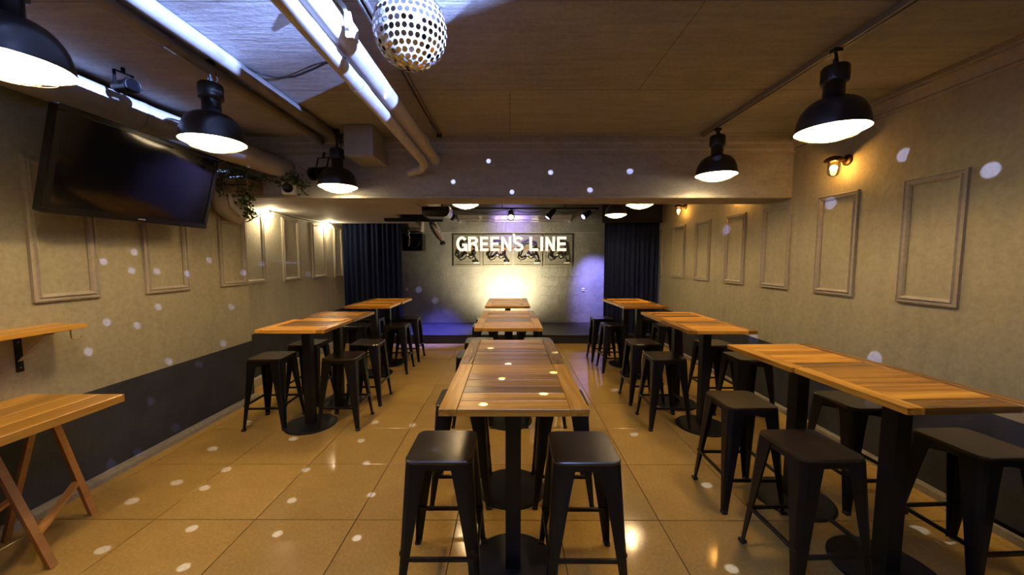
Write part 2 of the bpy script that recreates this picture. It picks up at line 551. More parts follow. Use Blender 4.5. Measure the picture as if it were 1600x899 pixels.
struct(MB().box((XLF-0.2, YF-0.1, ZC), (XR+0.2, YB+0.1, ZC+0.15)).build('ceiling', M['ceiling']))
struct(MB().box((XL-0.5, YF-0.1, -0.1), (XL, YJ, ZC+0.05)).build('wall_left', M['wall_left']))
struct(MB().box((XLF-0.26, YJ-0.02, -0.1), (XLF, YB, ZC+0.05)).build('wall_left_far', M['wall_left_far']))
struct(MB().box((XR, YF-0.1, -0.1), (XR+0.25, YB, ZC+0.05)).build('wall_right', M['wall_right']))
struct(MB().box((XLF-0.2, YF-0.25, -0.1), (XR+0.2, YF, ZC+0.05)).build('wall_front', M['wall_plain']))
wb = struct(MB().box((XLF-0.2, YB, -0.1), (XR+0.2, YB+0.2, ZC+0.05)).build('wall_back', M['stage_wall']))
# painted concrete blocks that show on the right part of the stage wall
blk = {}
for r in range(6):
    z0 = 0.175 + r*0.2
    x = 0.66 - (0.2 if r % 2 else 0.0)
    while x < 1.50:
        a, b = max(x, 0.66), min(x+0.4, 1.50)
        if b-a > 0.05:
            key = round(b-a, 3)
            if key not in blk:
                blk[key] = MB().box((0.004, -0.008, 0.004), (key-0.004, 0.004, 0.196), 0.003).mesh('concrete_block', M['stage_wall'])
            link('concrete_block', blk[key], wb, (a, YB, z0))
        x += 0.4

def ledge(name, prof, axis, a, b, pos, mat):
    """stepped profile run along x or y; prof = list of (out, z)"""
    n = len(prof)
    vs, fs = [], []
    for t in (a, b):
        for (o, z) in prof:
            vs.append((pos(o, t, z)))
    for k in range(n):
        fs.append((k, (k+1) % n, n+(k+1) % n, n+k))
    fs += [tuple(range(n))[::-1], tuple(range(n, 2*n))]
    return struct(MB().add(vs, fs).build(name, mat))
CROWN = [(0, 2.60), (0.018, 2.60), (0.022, 2.615), (0.016, 2.625), (0.03, 2.65), (0.045, 2.675), (0.062, 2.685), (0.062, 2.70), (0.075, 2.705), (0.075, ZC), (0, ZC)]
ledge('trim_1', CROWN, 'y', YF, 3.73, lambda o, t, z: (XR-o, t, z), M['wall_plain'])
ledge('trim_2', [(0, 2.575), (0.018, 2.58), (0.018, 2.60), (0.03, 2.62), (0.03, 2.66), (0.045, 2.68), (0.045, ZC), (0, ZC)], 'x', XL, XR, lambda o, t, z: (t, 3.73-o, z), M['beam'])
struct(MB().box((XLF, 3.73, 2.172), (XR, 4.13, ZC+0.01), 0.006).build('ceiling_beam', M['beam']))
struct(MB().box((XLF, 3.722, 2.150), (XR, 4.14, 2.178), 0.004).build('trim_3', M['beam']))
sof = struct(MB().box((XLF, 4.12, 2.165), (-1.63, 6.45, 2.45)).build('ceiling_soffit', M['wall_plain']))
struct(MB().box((-1.63, 4.12, 2.165), (-0.95, 5.17, 2.45)).build('ceiling_soffit_step', M['wall_plain']))
struct(MB().box((-1.052, 4.14, 2.157), (-1.04, 5.17, 2.167)).build('trim_4', M['moulding']))
struct(MB().box((XLF, 7.93, 2.11), (XR, YB+0.01, ZC+0.01), 0.005).build('back_beam', M['stage_wall']))
# skirting
KERB = [(0, 0), (0.055, 0), (0.05, 0.03), (0.035, 0.045), (0, 0.05)]
ledge('baseboard_left', KERB, 'y', YF, YJ, lambda o, t, z: (XL+o, t, z), M['kerb'])
ledge('baseboard_left_far', [(0, 0), (0.03, 0), (0.03, 0.10), (0, 0.11)], 'y', YJ, 6.74, lambda o, t, z: (XLF+o, t, z), M['moulding'])
ledge('baseboard_right', [(0, 0), (0.04, 0), (0.04, 0.045), (0.03, 0.055), (0, 0.055)], 'y', YF, 6.74, lambda o, t, z: (XR-o, t, z), M['kerb'])
# stage
st = struct(MB().box((XLF, 6.77, -0.02), (XR, YB, 0.14)).build('stage', M['stage_front']))
struct(MB().box((XLF, 6.74, 0.14), (XR, YB, 0.165), 0.006).build('stage_floor', M['stage']))
# flush doors in the stage wall
def stage_door(name, x0, x1, z1, hx):
    d = struct(MB().box((x0, YB-0.012, 0.168), (x1, YB, z1), 0.003).build(name, M['stage_wall']))
    MB().box((hx-0.03, YB-0.022, 0.86), (hx+0.03, YB-0.011, 0.93), 0.003).build('door_plate', M['white'], d)
    MB().tube([(hx-0.012, YB-0.022, 0.90), (hx-0.012, YB-0.05, 0.90), (hx+0.03, YB-0.05, 0.90)], 0.006, 6).build('door_handle', M['iron'], d)
    return d
stage_door('door_1', 1.53, 2.30, 1.50, 1.59)
stage_door('door_2', -2.75, -2.17, 1.49, -2.24)

# ------------------------------------------------------------------ wall mouldings (picture frames in plaster)
PROF = [(0.0, 0.0), (0.0, 0.020), (0.010, 0.024), (0.014, 0.014), (0.024, 0.014), (0.030, 0.026), (0.040, 0.020), (0.048, 0.008), (0.048, 0.0)]
def moulding(side, xw, y0, y1, z0, z1, label, group):
    s = 1 if side == 'L' else -1
    t = thing('panel_moulding', label, 'wall moulding', (xw, (y0+y1)/2, z0), 0, group)
    cy = (y0+y1)/2
    cor = [(y0-cy, 0), (y1-cy, 0), (y1-cy, z1-z0), (y0-cy, z1-z0)]
    inw = [(1, 1), (-1, 1), (-1, -1), (1, -1)]
    n = len(PROF)
    for k in range(4):
        a, b = cor[k], cor[(k+1) % 4]
        ia, ib = inw[k], inw[(k+1) % 4]
        vs = [(s*h, a[0]+ia[0]*d, a[1]+ia[1]*d) for d, h in PROF] + [(s*h, b[0]+ib[0]*d, b[1]+ib[1]*d) for d, h in PROF]
        fs = [(i, i+1, n+i+1, n+i) for i in range(n-1)]
        MB().add(vs, fs).build('rail', M['moulding'], t)
    return t
RF = [(2.29, 2.66), (3.0, 3.385), (3.70, 4.112), (4.415, 4.81), (5.18, 5.585), (5.92, 6.36), (6.77, 7.17)]
RLAB = ['large plaster panel moulding on the right wall nearest the camera, above the long table',
        'plaster panel moulding on right wall below the near caged wall lamp',
        'plaster panel moulding on right wall just under the end of the concrete beam',
        'right wall panel moulding just beyond the beam, fourth from the camera',
        'right wall panel moulding between the beam and the far wall lamp, fifth from the camera',
        'narrow right wall panel moulding below the far caged wall lamp',
        'last right wall panel moulding half hidden behind the navy curtain']
for (a, b), lb in zip(RF, RLAB):
    moulding('R', XR, a, b, 1.245, 2.10, lb, 'panel mouldings on the right wall')
LF = [(XL, 2.20, 2.56, 1.285, 2.16, 'plaster panel moulding on the left wall behind the near edge of the television'),
      (XL, 2.89, 3.285, 1.275, 2.10, 'plaster panel moulding on left wall, its top hidden behind the television'),
      (XL, 3.645, 4.01, 1.275, 1.96, 'left wall panel moulding below the duct elbow and ivy'),
      (XLF, 4.30, 4.69, 1.255, 2.12, 'left wall panel moulding half hidden by the wall corner under the first bulb'),
      (XLF, 5.06, 5.465, 1.245, 2.12, 'left recess panel moulding between the two bare bulbs'),
      (XLF, 5.82, 6.25, 1.245, 2.12, 'left recess panel moulding below the farther bare bulb'),
      (XLF, 6.53, 6.86, 1.225, 2.12, 'last left recess panel moulding beside the navy curtain')]
for xw, a, b, z0, z1, lb in LF:
    moulding('L', xw, a, b, z0, z1, lb, 'panel mouldings on the left wall')

# ------------------------------------------------------------------ tables
pl_me = {}
def table(x, y, wx, dy, label, nplank, rot=0.0):
    t = thing('bar_table', label, 'table', (x, y, 0), rot, 'square plank-topped bar tables')
    bw = 0.075
    for s in (-1, 1):
        k = ('b', wx, dy)
        if k not in pl_me:
            pl_me[k] = MB().box((-bw/2+0.0008, -dy/2+0.001, -0.015), (bw/2-0.0008, dy/2-0.001, 0.015), 0.002).mesh('plank', M['border'])
        link('plank', pl_me[k], t, (s*(wx/2-bw/2), 0, 0.935))
    pw = (dy-0.002)/nplank
    k = ('p', wx, dy)
    if k not in pl_me:
        L = wx/2-bw-0.0008
        pl_me[k] = MB().box((-L, -pw/2+0.0009, -0.015), (L, pw/2-0.0009, 0.015), 0.002).mesh('plank', M['plank'])
    for i in range(nplank):
        link('plank', pl_me[k], t, (0, -dy/2+0.001+pw*(i+0.5), 0.935 - (0.0012 if (i*7+int(x*10)) % 3 == 0 else 0)))
    if 'top_plate' not in pl_me:
        m = MB()
        m.bar((-0.22, 0, 0.912), (0.22, 0, 0.912), 0.04, 0.012)
        m.bar((0, -0.22, 0.912), (0, 0.22, 0.912), 0.04, 0.012)
        pl_me['top_plate'] = m.mesh('top_plate', M['iron'])
        pl_me['column'] = MB().box((-0.037, -0.037, 0.012), (0.037, 0.037, 0.908), 0.006).mesh('column', M['iron'])
        pl_me['base_disc'] = MB().lathe([(0.0005, 0.0), (0.225, 0.0), (0.225, 0.009), (0.215, 0.014), (0.06, 0.020), (0.0005, 0.022)], 40, None, False).mesh('base_disc', M['iron'])
    link('top_plate', pl_me['top_plate'], t)
    link('column', pl_me['column'], t)
    link('base_disc', pl_me['base_disc'], t)
    return t
TD = 0.56
table(0.016, 1.757, 0.605, 0.643, 'nearest wooden bar table of the middle row, between the two front stools', 7)
table(0.012, 2.402, 0.605, 0.643, 'middle row bar table pushed against the back of the nearest one', 7)
table(-0.012, 3.470, 0.600, 0.56, 'third bar table along the middle row, beyond the gap', 6)
table(-0.014, 4.032, 0.590, 0.52, 'fourth bar table along the middle row, butted behind the third', 6)
table(-0.030, 4.950, 0.580, 0.49, 'fifth bar table along the middle row, front one of the last pair', 5)
table(-0.030, 5.442, 0.580, 0.49, 'last bar table of the middle row, closest to the lit stage wall', 5)
table(1.868, 1.745, 0.575, TD, 'nearest bar table of the right row at the right edge of the view', 6, 0.05)
table(1.832, 2.307, 0.585, TD, 'second bar table of the right row, butted behind the nearest one', 6, 0.05)
table(1.785, 3.352, 0.580, TD, 'third bar table along the right row, front one of its pair', 6)
table(1.778, 3.914, 0.580, TD, 'fourth bar table along the right row, butted behind the third', 6)
table(1.715, 4.910, 0.575, 0.48, 'fifth bar table along the right row, in front of the right curtain', 5, 0.04)
table(1.690, 5.392, 0.575, 0.48, 'last bar table of the right row, next to the right curtain and stage', 5, 0.04)
table(-1.866, 3.375, 0.595, TD, 'nearest bar table of the left row beside the dark dado', 6)
table(-1.850, 3.937, 0.595, TD, 'second bar table of the left row, butted behind the nearest one', 6)
table(-1.820, 4.930, 0.585, 0.50, 'third bar table of the left row, in front of the left curtain', 5)
table(-1.800, 5.432, 0.585, 0.50, 'last bar table of the left row, closest to the left curtain', 5)

# ------------------------------------------------------------------ stools
def make_stool(label):
    t = thing('bar_stool', label, 'stool', (0, 0, 0), 0, 'black metal bar stools with dark wooden seats')
    # seat: rounded square board on a pressed rim
    def rsq(h, r, n=4):
        o = []
        for cx, cy, a0 in ((h-r, h-r, 0), (-h+r, h-r, PI/2), (-h+r, -h+r, PI), (h-r, -h+r, 1.5*PI)):
            for k in range(n+1):
                a = a0 + PI/2*k/n
                o.append((cx+r*math.cos(a), cy+r*math.sin(a)))
        return o
    def stack(layers):
        m = MB()
        rings = [[(x, y, z) for x, y in rsq(h, r)] for h, r, z in layers]
        n = len(rings[0])
        vs = [p for r in rings for p in r]
        fs = []
        for i in range(len(rings)-1):
            for k in range(n):
                fs.append((i*n+k, i*n+(k+1) % n, (i+1)*n+(k+1) % n, (i+1)*n+k))
        fs.append(tuple(range(n))[::-1])
        fs.append(tuple(range((len(rings)-1)*n, len(rings)*n)))
        return m.add(vs, fs)
    stack([(0.151, 0.040, 0.634), (0.153, 0.040, 0.638), (0.153, 0.040, 0.646), (0.149, 0.038, 0.650)]).build('seat', M['seat'], t)
    # apron: one side strip per edge, cut to an arch
    a = MB()
    for q in range(4):
        mt = Matrix.Rotation(q*PI/2, 4, 'Z')
        pts = [(-0.135, 0.634), (0.135, 0.634), (0.137, 0.575), (0.070, 0.592), (0.055, 0.604), (-0.055, 0.604), (-0.070, 0.592), (-0.137, 0.575)]
        vs = [mt @ Vector((x, -0.1475, z)) for x, z in pts] + [mt @ Vector((x, -0.1445, z)) for x, z in pts]
        n = len(pts)
        fs = [tuple(range(n)), tuple(range(n, 2*n))[::-1]] + [(k, n+k, n+(k+1) % n, (k+1) % n) for k in range(n)]
        a.add(vs, fs)
    a.build('apron', M['steel'], t)
    # legs: folded sheet, wide at the top, narrow at the foot, splayed
    for q in range(4):
        mt = Matrix.Rotation(q*PI/2, 4, 'Z')
        m = MB()
        rings = []
        for z, c, wdt in ((0.636, 0.150, 0.098), (0.50, 0.1585, 0.080), (0.25, 0.174, 0.052), (0.03, 0.188, 0.030), (0.0, 0.190, 0.028)):
            r = min(0.022, wdt*0.45)
            th = 0.004
            out = [(c-wdt, -c), (c-r, -c), (c-0.3*r, -c+0.3*r), (c, -c+r), (c, -c+wdt)]
            inn = [(c-th, -c+wdt), (c-th, -c+r), (c-0.3*r-th*0.7, -c+0.3*r+th*0.7), (c-r, -c+th), (c-wdt, -c+th)]
            rings.append([mt @ Vector((x, y, z)) for x, y in out+inn])
        n = 10
        vs = [p for r_ in rings for p in r_]
        fs = []
        for i in range(len(rings)-1):
            for k in range(n):
                fs.append((i*n+k, (i+1)*n+k, (i+1)*n+(k+1) % n, i*n+(k+1) % n))
        fs.append(tuple(range(n)))
        fs.append(tuple(range((len(rings)-1)*n, len(rings)*n))[::-1])
        m.add(vs, fs)
        lg = m.build('leg', M['steel'], t)
        p = mt @ Vector((0.179, -0.179, 0))
        MB().box((p.x-0.015, p.y-0.015, 0), (p.x+0.015, p.y+0.015, 0.022), 0.003).build('foot_cap', M['cable'], lg)
    # stretchers near the foot
    for q in range(4):
        mt = Matrix.Rotation(q*PI/2, 4, 'Z')
        z = 0.205 if q % 2 == 0 else 0.225
        c = 0.171
        m = MB()
        m.bar(mt @ Vector((-c+0.006, -c, z)), mt @ Vector((c-0.006, -c, z)), 0.012, 0.018)
        m.build('stretcher', M['steel'], t)
    m = MB()
    for sgn in (-1, 1):
        m.bar((-0.128, -0.128*sgn, 0.575), (0.128, 0.128*sgn, 0.575), 0.006, 0.018)
    m.build('cross_brace', M['steel'], t)
    return t
STOOLS = [
 (-0.320, 1.735, 0.00, 'front stool of the middle row with warm lamp glare across its wooden seat'),
 (0.347, 1.728, 0.00, 'black front stool of the middle row, right of the nearest table pole'),
 (-0.312, 2.37, 0.02, 'stool under the left side of the second middle table, a pale sliver of seat showing'),
 (0.338, 2.37, -0.03, 'stool tucked under the right side of the second middle table'),
 (-0.343, 3.48, 0.00, 'stool at left side of the third middle table, pale seat corner above the nearer tabletop'),
 (0.330, 3.48, 0.00, 'stool at right side of the third middle table, seat corner with a light dot'),
 (-0.338, 4.07, 0.00, 'stool at left side of the fourth middle table, rounded seat corner showing'),
 (0.310, 4.07, 0.00, 'stool at right side of the fourth middle table, rounded seat corner showing'),
 (-0.350, 5.03, 0.00, 'stool left of the fifth middle table, dark legs against the stage front'),
 (0.280, 5.03, 0.00, 'stool right of the fifth middle table, dark legs against the stage front'),
 (-0.350, 5.61, 0.00, 'rearmost left stool of the middle row, before the stage'),
 (0.270, 5.61, 0.00, 'rearmost right stool of the middle row, before the stage'),
 (1.460, 1.755, 0.04, 'large dark stool in the right foreground on the aisle side of the nearest right table'),
 (1.483, 2.335, 0.00, 'stool with brown seat on the aisle side of the second right table'),
 (2.285, 1.775, 0.05, 'dark stool between the nearest right table and the right wall'),
 (2.215, 2.335, 0.04, 'stool between the second right table and the right wall'),
 (1.447, 3.425, 0.00, 'aisle side stool at the third right table, front of its pair'),
 (1.452, 4.015, 0.02, 'aisle side stool at the fourth right table'),
 (2.205, 3.410, 0.00, 'wall side stool at the third right table, just behind the nearer tabletop'),
 (2.205, 3.970, 0.00, 'wall side stool at the fourth right table'),
 (1.445, 5.130, 0.00, 'aisle side stool at the fifth right table'),
 (1.420, 5.690, 0.00, 'aisle stool at the last right table with a violet sheen on its seat'),
 (2.170, 5.090, 0.00, 'wall side stool at the fifth right table, in deep shade'),
 (2.110, 5.620, 0.00, 'wall side stool at the last right table, before the right curtain'),
 (-2.225, 3.415, 0.05, 'wall side stool at the nearest left table, beside the dark dado'),
 (-1.553, 3.425, 0.00, 'aisle side stool at the nearest left table'),
 (-1.545, 3.985, 0.00, 'aisle side stool at the second left table'),
 (-2.185, 3.970, 0.00, 'wall side stool at the second left table, behind the table pole'),
 (-1.565, 5.080, 0.00, 'aisle side stool at the third left table'),
 (-1.550, 5.680, 0.00, 'aisle side stool at the last left table, beside the stage'),
 (-2.110, 5.070, 0.00, 'wall side stool at the third left table, in shade'),
 (-2.120, 5.640, 0.00, 'wall side stool at the last left table, before the left curtain'),
]
proto = None
for x, y, r, lb in STOOLS:
    if proto is None:
        proto = make_stool(lb)
        proto.location = (x, y, 0)
        proto.rotation_euler = (0, 0, r)
    else:
        dup(proto, (x, y, 0), r, lb)

# ------------------------------------------------------------------ pendant lamps
def make_lamp(label, top):
    """origin at the rim centre; top = height of the fixing above the rim"""
    t = thing('pendant_lamp', label, 'lamp', (0, 0, 0), 0, 'black dome pendant lamps')
    R = 0.165
    out = [(R+0.004, -0.004), (R+0.004, 0.004)]
    for k in range(1, 9):
        a = PI/2*k/9
        out.append((0.050 + (R-0.048)*math.cos(a)**0.9, 0.165*math.sin(a)))
    out += [(0.050, 0.172), (0.049, 0.26)]
    inn = [(0.030, 0.255), (0.042, 0.160)]
    for k in range(8, 0, -1):
        a = PI/2*k/9
        inn.append((0.044 + (R-0.048)*math.cos(a)**0.9, 0.160*math.sin(a)))
    inn += [(R-0.001, 0.002)]
    m = MB()
    m.lathe(out, 36)
    sh = m.build('shade', M['shade'], t)
    MB().lathe([out[0], inn[-1]] + inn[::-1][1:], 36).build('reflector', M['reflector'], t)
    MB().lathe([(0.049, 0.245), (0.063, 0.248), (0.065, 0.26), (0.065, 0.325), (0.058, 0.338), (0.0005, 0.340)], 24).build('cap', M['shade'], t)
    MB().lathe([(R-0.002, 0.0), (R*0.92, -0.010), (R*0.72, -0.026), (R*0.42, -0.044), (R*0.16, -0.052), (0.0005, -0.053)], 32).build('lens', M['lens'], t)
    g = MB()
    zf = lambda r: -0.053*max(0.0, 1-(r/R)**2)**0.75 - 0.004
    for rr in (0.035, 0.075, 0.120):
        g.tube([(rr*math.cos(2*PI*k/20), rr*math.sin(2*PI*k/20), zf(rr)) for k in range(21)], 0.0016, 4, False)
    for k in range(6):
        a = 2*PI*k/6
        g.tube([(r*math.cos(a), r*math.sin(a), zf(r)) for r in (0.035, 0.075, 0.12, 0.15, 0.167)], 0.0016, 4, False)
    g.build('wire_guard', M['wire'], t)
    b = MB()
    b.sphere((0, 0, 0.092), 0.042, 10, 6)
    b.build('bulb', M['bulb'], t)
    MB().tube([(0, 0, 0.132), (0, 0, 0.25)], 0.02, 8).build('socket', M['reflector'], t)
    h = MB()
    h.tube([(0, 0, 0.338), (0.004, 0, 0.37), (-0.004, 0, top-0.015), (0, 0, top)], 0.008, 6)
    h.tube([(0.012*math.cos(a), 0, 0.365+0.018*math.sin(a)) for a in [2*PI*k/12 for k in range(13)]], 0.004, 5, False)
    h.tube([(0.02, 0.01, 0.338), (0.03, 0.02, 0.37), (0.012, 0.012, top)], 0.0035, 5)
    h.box((-0.022, -0.018, top-0.02), (0.022, 0.018, top))
    h.build('hanger', M['iron'], t)
    return t
LAMPS = [
 (1.788, 2.13, 2.263, 2.695, 'near right black dome pendant lamp on the ceiling track, above the right tables'),
 (1.832, 3.37, 2.295, 2.695, 'far right black dome pendant lamp on the track, in front of the beam'),
 (-1.800, 2.31, 2.258, ZC, 'left black dome pendant lamp with blue sheen, in front of the television'),
 (-1.585, 3.48, 2.215, ZC, 'small-looking left pendant lamp before the beam, beside the grey box'),
 (-1.880, 1.45, 2.279, ZC, 'largest-looking pendant lamp cut off by the upper left corner of the view'),
 (-0.575, 4.88, 2.256, ZC, 'pendant lamp beyond the beam, above the middle row left of the stage lights'),
 (1.680, 4.88, 2.254, ZC, 'pendant lamp beyond the beam on the right, nearer of two, half hidden by it'),
 (1.690, 6.00, 2.258, ZC, 'far right pendant lamp beyond the beam, in front of the right curtain'),
]
lamp_protos = {}
for x, y, z, zt, lb in LAMPS:
    top = round(zt-z, 3)
    t = make_lamp(lb, top)
    t.location = (x, y, z)

# tracks
tr = thing('lighting_track', 'long grey lighting track on the ceiling carrying the right pendant lamps', 'lighting track', (1.812, 2.0, ZC))
MB().box((-0.018, -2.6, -0.034), (0.018, 1.60, 0.0), 0.003).build('rail', M['track'], tr)
MB().box((-0.006, -2.59, -0.036), (0.006, 1.59, -0.030)).build('slot', M['cable'], tr)
tr = thing('lighting_track', 'thin double rail along the ceiling behind the mirror ball', 'lighting track', (-0.668, 2.0, ZC))
MB().box((-0.020, -1.4, -0.024), (-0.008, 1.58, 0.0), 0.002).build('rail', M['track'], tr)
MB().box((0.006, -1.4, -0.024), (0.018, 1.58, 0.0), 0.002).build('rail', M['track'], tr)
MB().box((-0.022, 1.57, -0.034), (0.022, 1.62, 0.0), 0.004).build('end_cap', M['iron'], tr)

# ------------------------------------------------------------------ ceiling pipes and duct
def pipe(name, label, pts, r, mat, cat='pipe', n=16, collars=()):
    o = thing(name, label, cat, pts[0])
    b = Vector(pts[0])
    MB().tube([Vector(p)-b for p in pts], r, n).build('tube', mat, o)
    for (p, q) in collars:
        MB().tube([Vector(p)-b, Vector(q)-b], r*1.10, n).build('collar', mat, o)
    return o
pipe('ceiling_pipe', 'left one of the paired grey ceiling pipes above the television', [(-1.755, -0.8, 2.685), (-1.83, 3.72, 2.685)], 0.034, M['pipe'], collars=[((-1.802, 2.02, 2.685), (-1.803, 2.08, 2.685))])
pipe('ceiling_pipe', 'right one of the paired grey ceiling pipes above the television', [(-1.63, -0.8, 2.685), (-1.635, 3.72, 2.685)], 0.042, M['pipe'])
pipe('ceiling_pipe', 'thinner pale pipe lit blue-white, ending in an elbow at the beam', [(-0.775, -0.8, 2.435), (-0.778, 2.4, 2.435), (-0.79, 3.40, 2.435), (-0.80, 3.55, 2.425), (-0.85, 3.625, 2.405), (-0.98, 3.64, 2.375)], 0.036, M['pipe_white'], collars=[((-0.778, 1.95, 2.435), (-0.778, 2.05, 2.435)), ((-0.85, 3.625, 2.405), (-0.89, 3.629, 2.396))])
pipe('ceiling_pipe', 'thick grey pipe beside the mirror ball, running to the beam', [(-0.735, -0.8, 2.525), (-0.735, 3.73, 2.525)], 0.050, M['pipe_white'], collars=[((-0.735, 1.30, 2.535), (-0.735, 1.42, 2.535)), ((-0.735, 3.15, 2.535), (-0.735, 3.22, 2.535))])
d = thing('wall_duct', 'fat round duct along the top of the left wall, above the television', 'duct', (-2.715, 0, 2.585))
MB().tube([(0, -1.0, 0), (0, 2.90, 0), (0.06, 3.02, -0.02), (0.53, 3.73, -0.165)], [0.110, 0.110, 0.110, 0.092], 24).build('tube', M['duct'], d)
for yy in (0.5, 1.85, 2.75):
    MB().tube([(0, yy, 0), (0, yy+0.05, 0)], 0.114, 24).build('collar', M['duct'], d)
MB().tube([(-0.04, 3.58, 0.145), (-0.04, 3.57, -0.20), (-0.04, 3.58, -0.42), (-0.045, 3.62, -0.52), (-0.05, 3.71, -0.575), (-0.05, 3.83, -0.59)], 0.085, 20).build('elbow', M['duct'], d)
MB().tube([(0.058, 3.52, 0.14), (0.060, 3.52, -0.40), (0.06, 3.56, -0.54), (0.05, 3.72, -0.62)], 0.008, 6).build('conduit', M['cable_pale'], d)

b = thing('junction_box', 'grey sheet-metal box on the ceiling against the beam, left of centre', 'box', (-1.335, 3.54, 2.455))
MB().box((-0.128, -0.19, 0), (0.128, 0.18, 0.272), 0.006).build('casing', M['grey_box'], b)
MB().tube([(-0.11, -0.10, 0.25), (-0.2, -0.06, 0.22), (-0.26, 0.02, 0.18), (-0.27, 0.12, 0.22)], 0.008, 6).build('cable', M['cable'], b)

cb = MB().tube([(-1.621,2.148,2.700), (-1.627,2.26,2.712), (-1.586,2.408,2.712), (-1.512,2.482,2.712), (-1.379,2.465,2.712), (-1.206,2.37,2.712), (-1.105,2.311,2.715), (-0.95, 2.25, 2.715), (-0.86, 2.22, 2.66)], 0.006, 6).build('ceiling_cable', M['cable'])
tag(cb, 'black cable sagging along the ceiling between the pipes', 'cable')
cb = MB().tube([(-2.06, 3.70, 2.44), (-1.98, 3.70, 2.40), (-1.85, 3.70, 2.385), (-1.72, 3.70, 2.42)], 0.005, 6).build('beam_cable', M['cable_pale'])
tag(cb, 'pale cable drooping across the beam above the ivy', 'cable')

def spotlight(label, loc, aim, size=1.0, lens=None, name='spotlight', yoke_to=None):
    t = thing(name, label, 'spotlight', loc)
    d = (Vector(aim)-Vector(loc)).normalized()
    q = d.to_track_quat('-Z', 'Y').to_matrix().to_4x4()
    s = size
    MB().lathe([(0.0005, 0.09*s), (0.035*s, 0.088*s), (0.045*s, 0.07*s), (0.047*s, -0.06*s), (0.054*s, -0.065*s), (0.054*s, -0.10*s), (0.047*s, -0.10*s), (0.045*s, -0.085*s)], 20, q).build('housing', M['iron'], t)
    MB().lathe([(0.0005, -0.088*s), (0.044*s, -0.086*s)], 20, q).build('lens', lens or M['screen'], t)
    top = Vector(yoke_to)-Vector(loc) if yoke_to else Vector((0, 0, 0.16*s))
    x = (q @ Vector((1, 0, 0))).normalized()*0.058*s
    m = MB()
    for sg in (-1, 1):
        m.bar(x*sg, x*sg + top*0.72, 0.006, 0.016)
    m.bar(-x*1.1 + top*0.72, x*1.1 + top*0.72, 0.016, 0.006)
    m.bar(top*0.72, top, 0.014, 0.014)
    m.build('yoke', M['iron'], t)
    return t
spotlight('small black spotlight under the ceiling above the television, behind the duct', (-2.40, 2.39, 2.62), (-2.0, 2.3, 2.60), 0.8, None, yoke_to=(-2.40, 2.39, ZC))
spotlight('black spotlight on the beam face, left of the small pendant lamp', (-1.80, 3.60, 2.37), (-2.1, 2.6, 2.0), 1.1, None, yoke_to=(-1.80, 3.68, 2.58))

# ------------------------------------------------------------------ mirror ball
mb = thing('mirror_ball', 'half-blown-out silver mirror ball with round facets hanging under the ceiling', 'mirror ball', BALL)
RB = 0.138
prof = [(0.0005, -RB)]
for k in range(1, 20):
    a = -PI/2 + PI*k/22
    prof.append((RB*math.cos(a), RB*math.sin(a)))
zt = prof[-1][1]
prof += [(prof[-1][0]*0.92, zt+0.006), (0.03, zt+0.012), (0.0005, zt+0.012)]
MB().lathe(prof, 40).build('ball_body', M['ball'], mb)
m = MB()
rows = 16
for r in range(rows):
    lat = -PI/2 + PI*(r+0.7)/17.6
    rr = RB*math.cos(lat)
    n = max(5, int(2*PI*rr/0.0235))
    for k in range(n):
        lon = 2*PI*(k+0.5*(r % 2))/n
        nrm = Vector((math.cos(lat)*math.cos(lon), math.cos(lat)*math.sin(lon), math.sin(lat)))
        e = Vector((-math.sin(lon), math.cos(lon), 0))
        u = nrm.cross(e)
        rad = min(0.0095, 0.42*2*PI*rr/n)
        c0 = nrm*(RB+0.0004)
        vs = [c0 + (e*math.cos(2*PI*q/8) + u*math.sin(2*PI*q/8))*rad + nrm*0.0006 for q in range(8)] + \
             [c0 + (e*math.cos(2*PI*q/8) + u*math.sin(2*PI*q/8))*rad*1.05 - nrm*0.002 for q in range(8)]
        m.add(vs, [tuple(range(8))] + [(q, 8+q, 8+(q+1) % 8, (q+1) % 8) for q in range(8)])
fc = m.build('mirror_facets', M['mirror'], mb)
fc['kind'] = 'stuff'
m = MB()
m.tube([(0, 0, zt+0.01), (0, 0, 0.26)], 0.008, 8)
m.lathe([(0.0005, 0.22), (0.045, 0.222), (0.045, 0.315), (0.0005, 0.318)], 16)
m.build('motor', M['iron'], mb)
m = MB()
m.bar((-0.045, 0, 0.30), (-0.36, 0.02, 0.27), 0.02, 0.008)
m.build('motor_arm', M['aluminium'], mb)
cl = thing('pipe_clamp', 'metal hook clamp on the thick pipe beside the mirror ball', 'clamp', (-0.655, 1.60, 2.535))
m = MB()
m.tube([(-0.09+0.075*math.cos(a), 0, 0.005+0.075*math.sin(a)) for a in [PI*1.25-2*PI*0.72*k/12 for k in range(13)]], 0.010, 6)
m.build('hook', M['aluminium'], cl)
m = MB()
m.box((-0.012, -0.025, -0.09), (0.022, 0.025, -0.03), 0.004)
m.tube([(0.005, 0, -0.03), (-0.004, 0, 0.02)], 0.008, 6)
m.tube([(0.005, -0.05, -0.06), (0.005, 0.05, -0.06)], 0.006, 6)
m.build('bracket', M['aluminium'], cl)

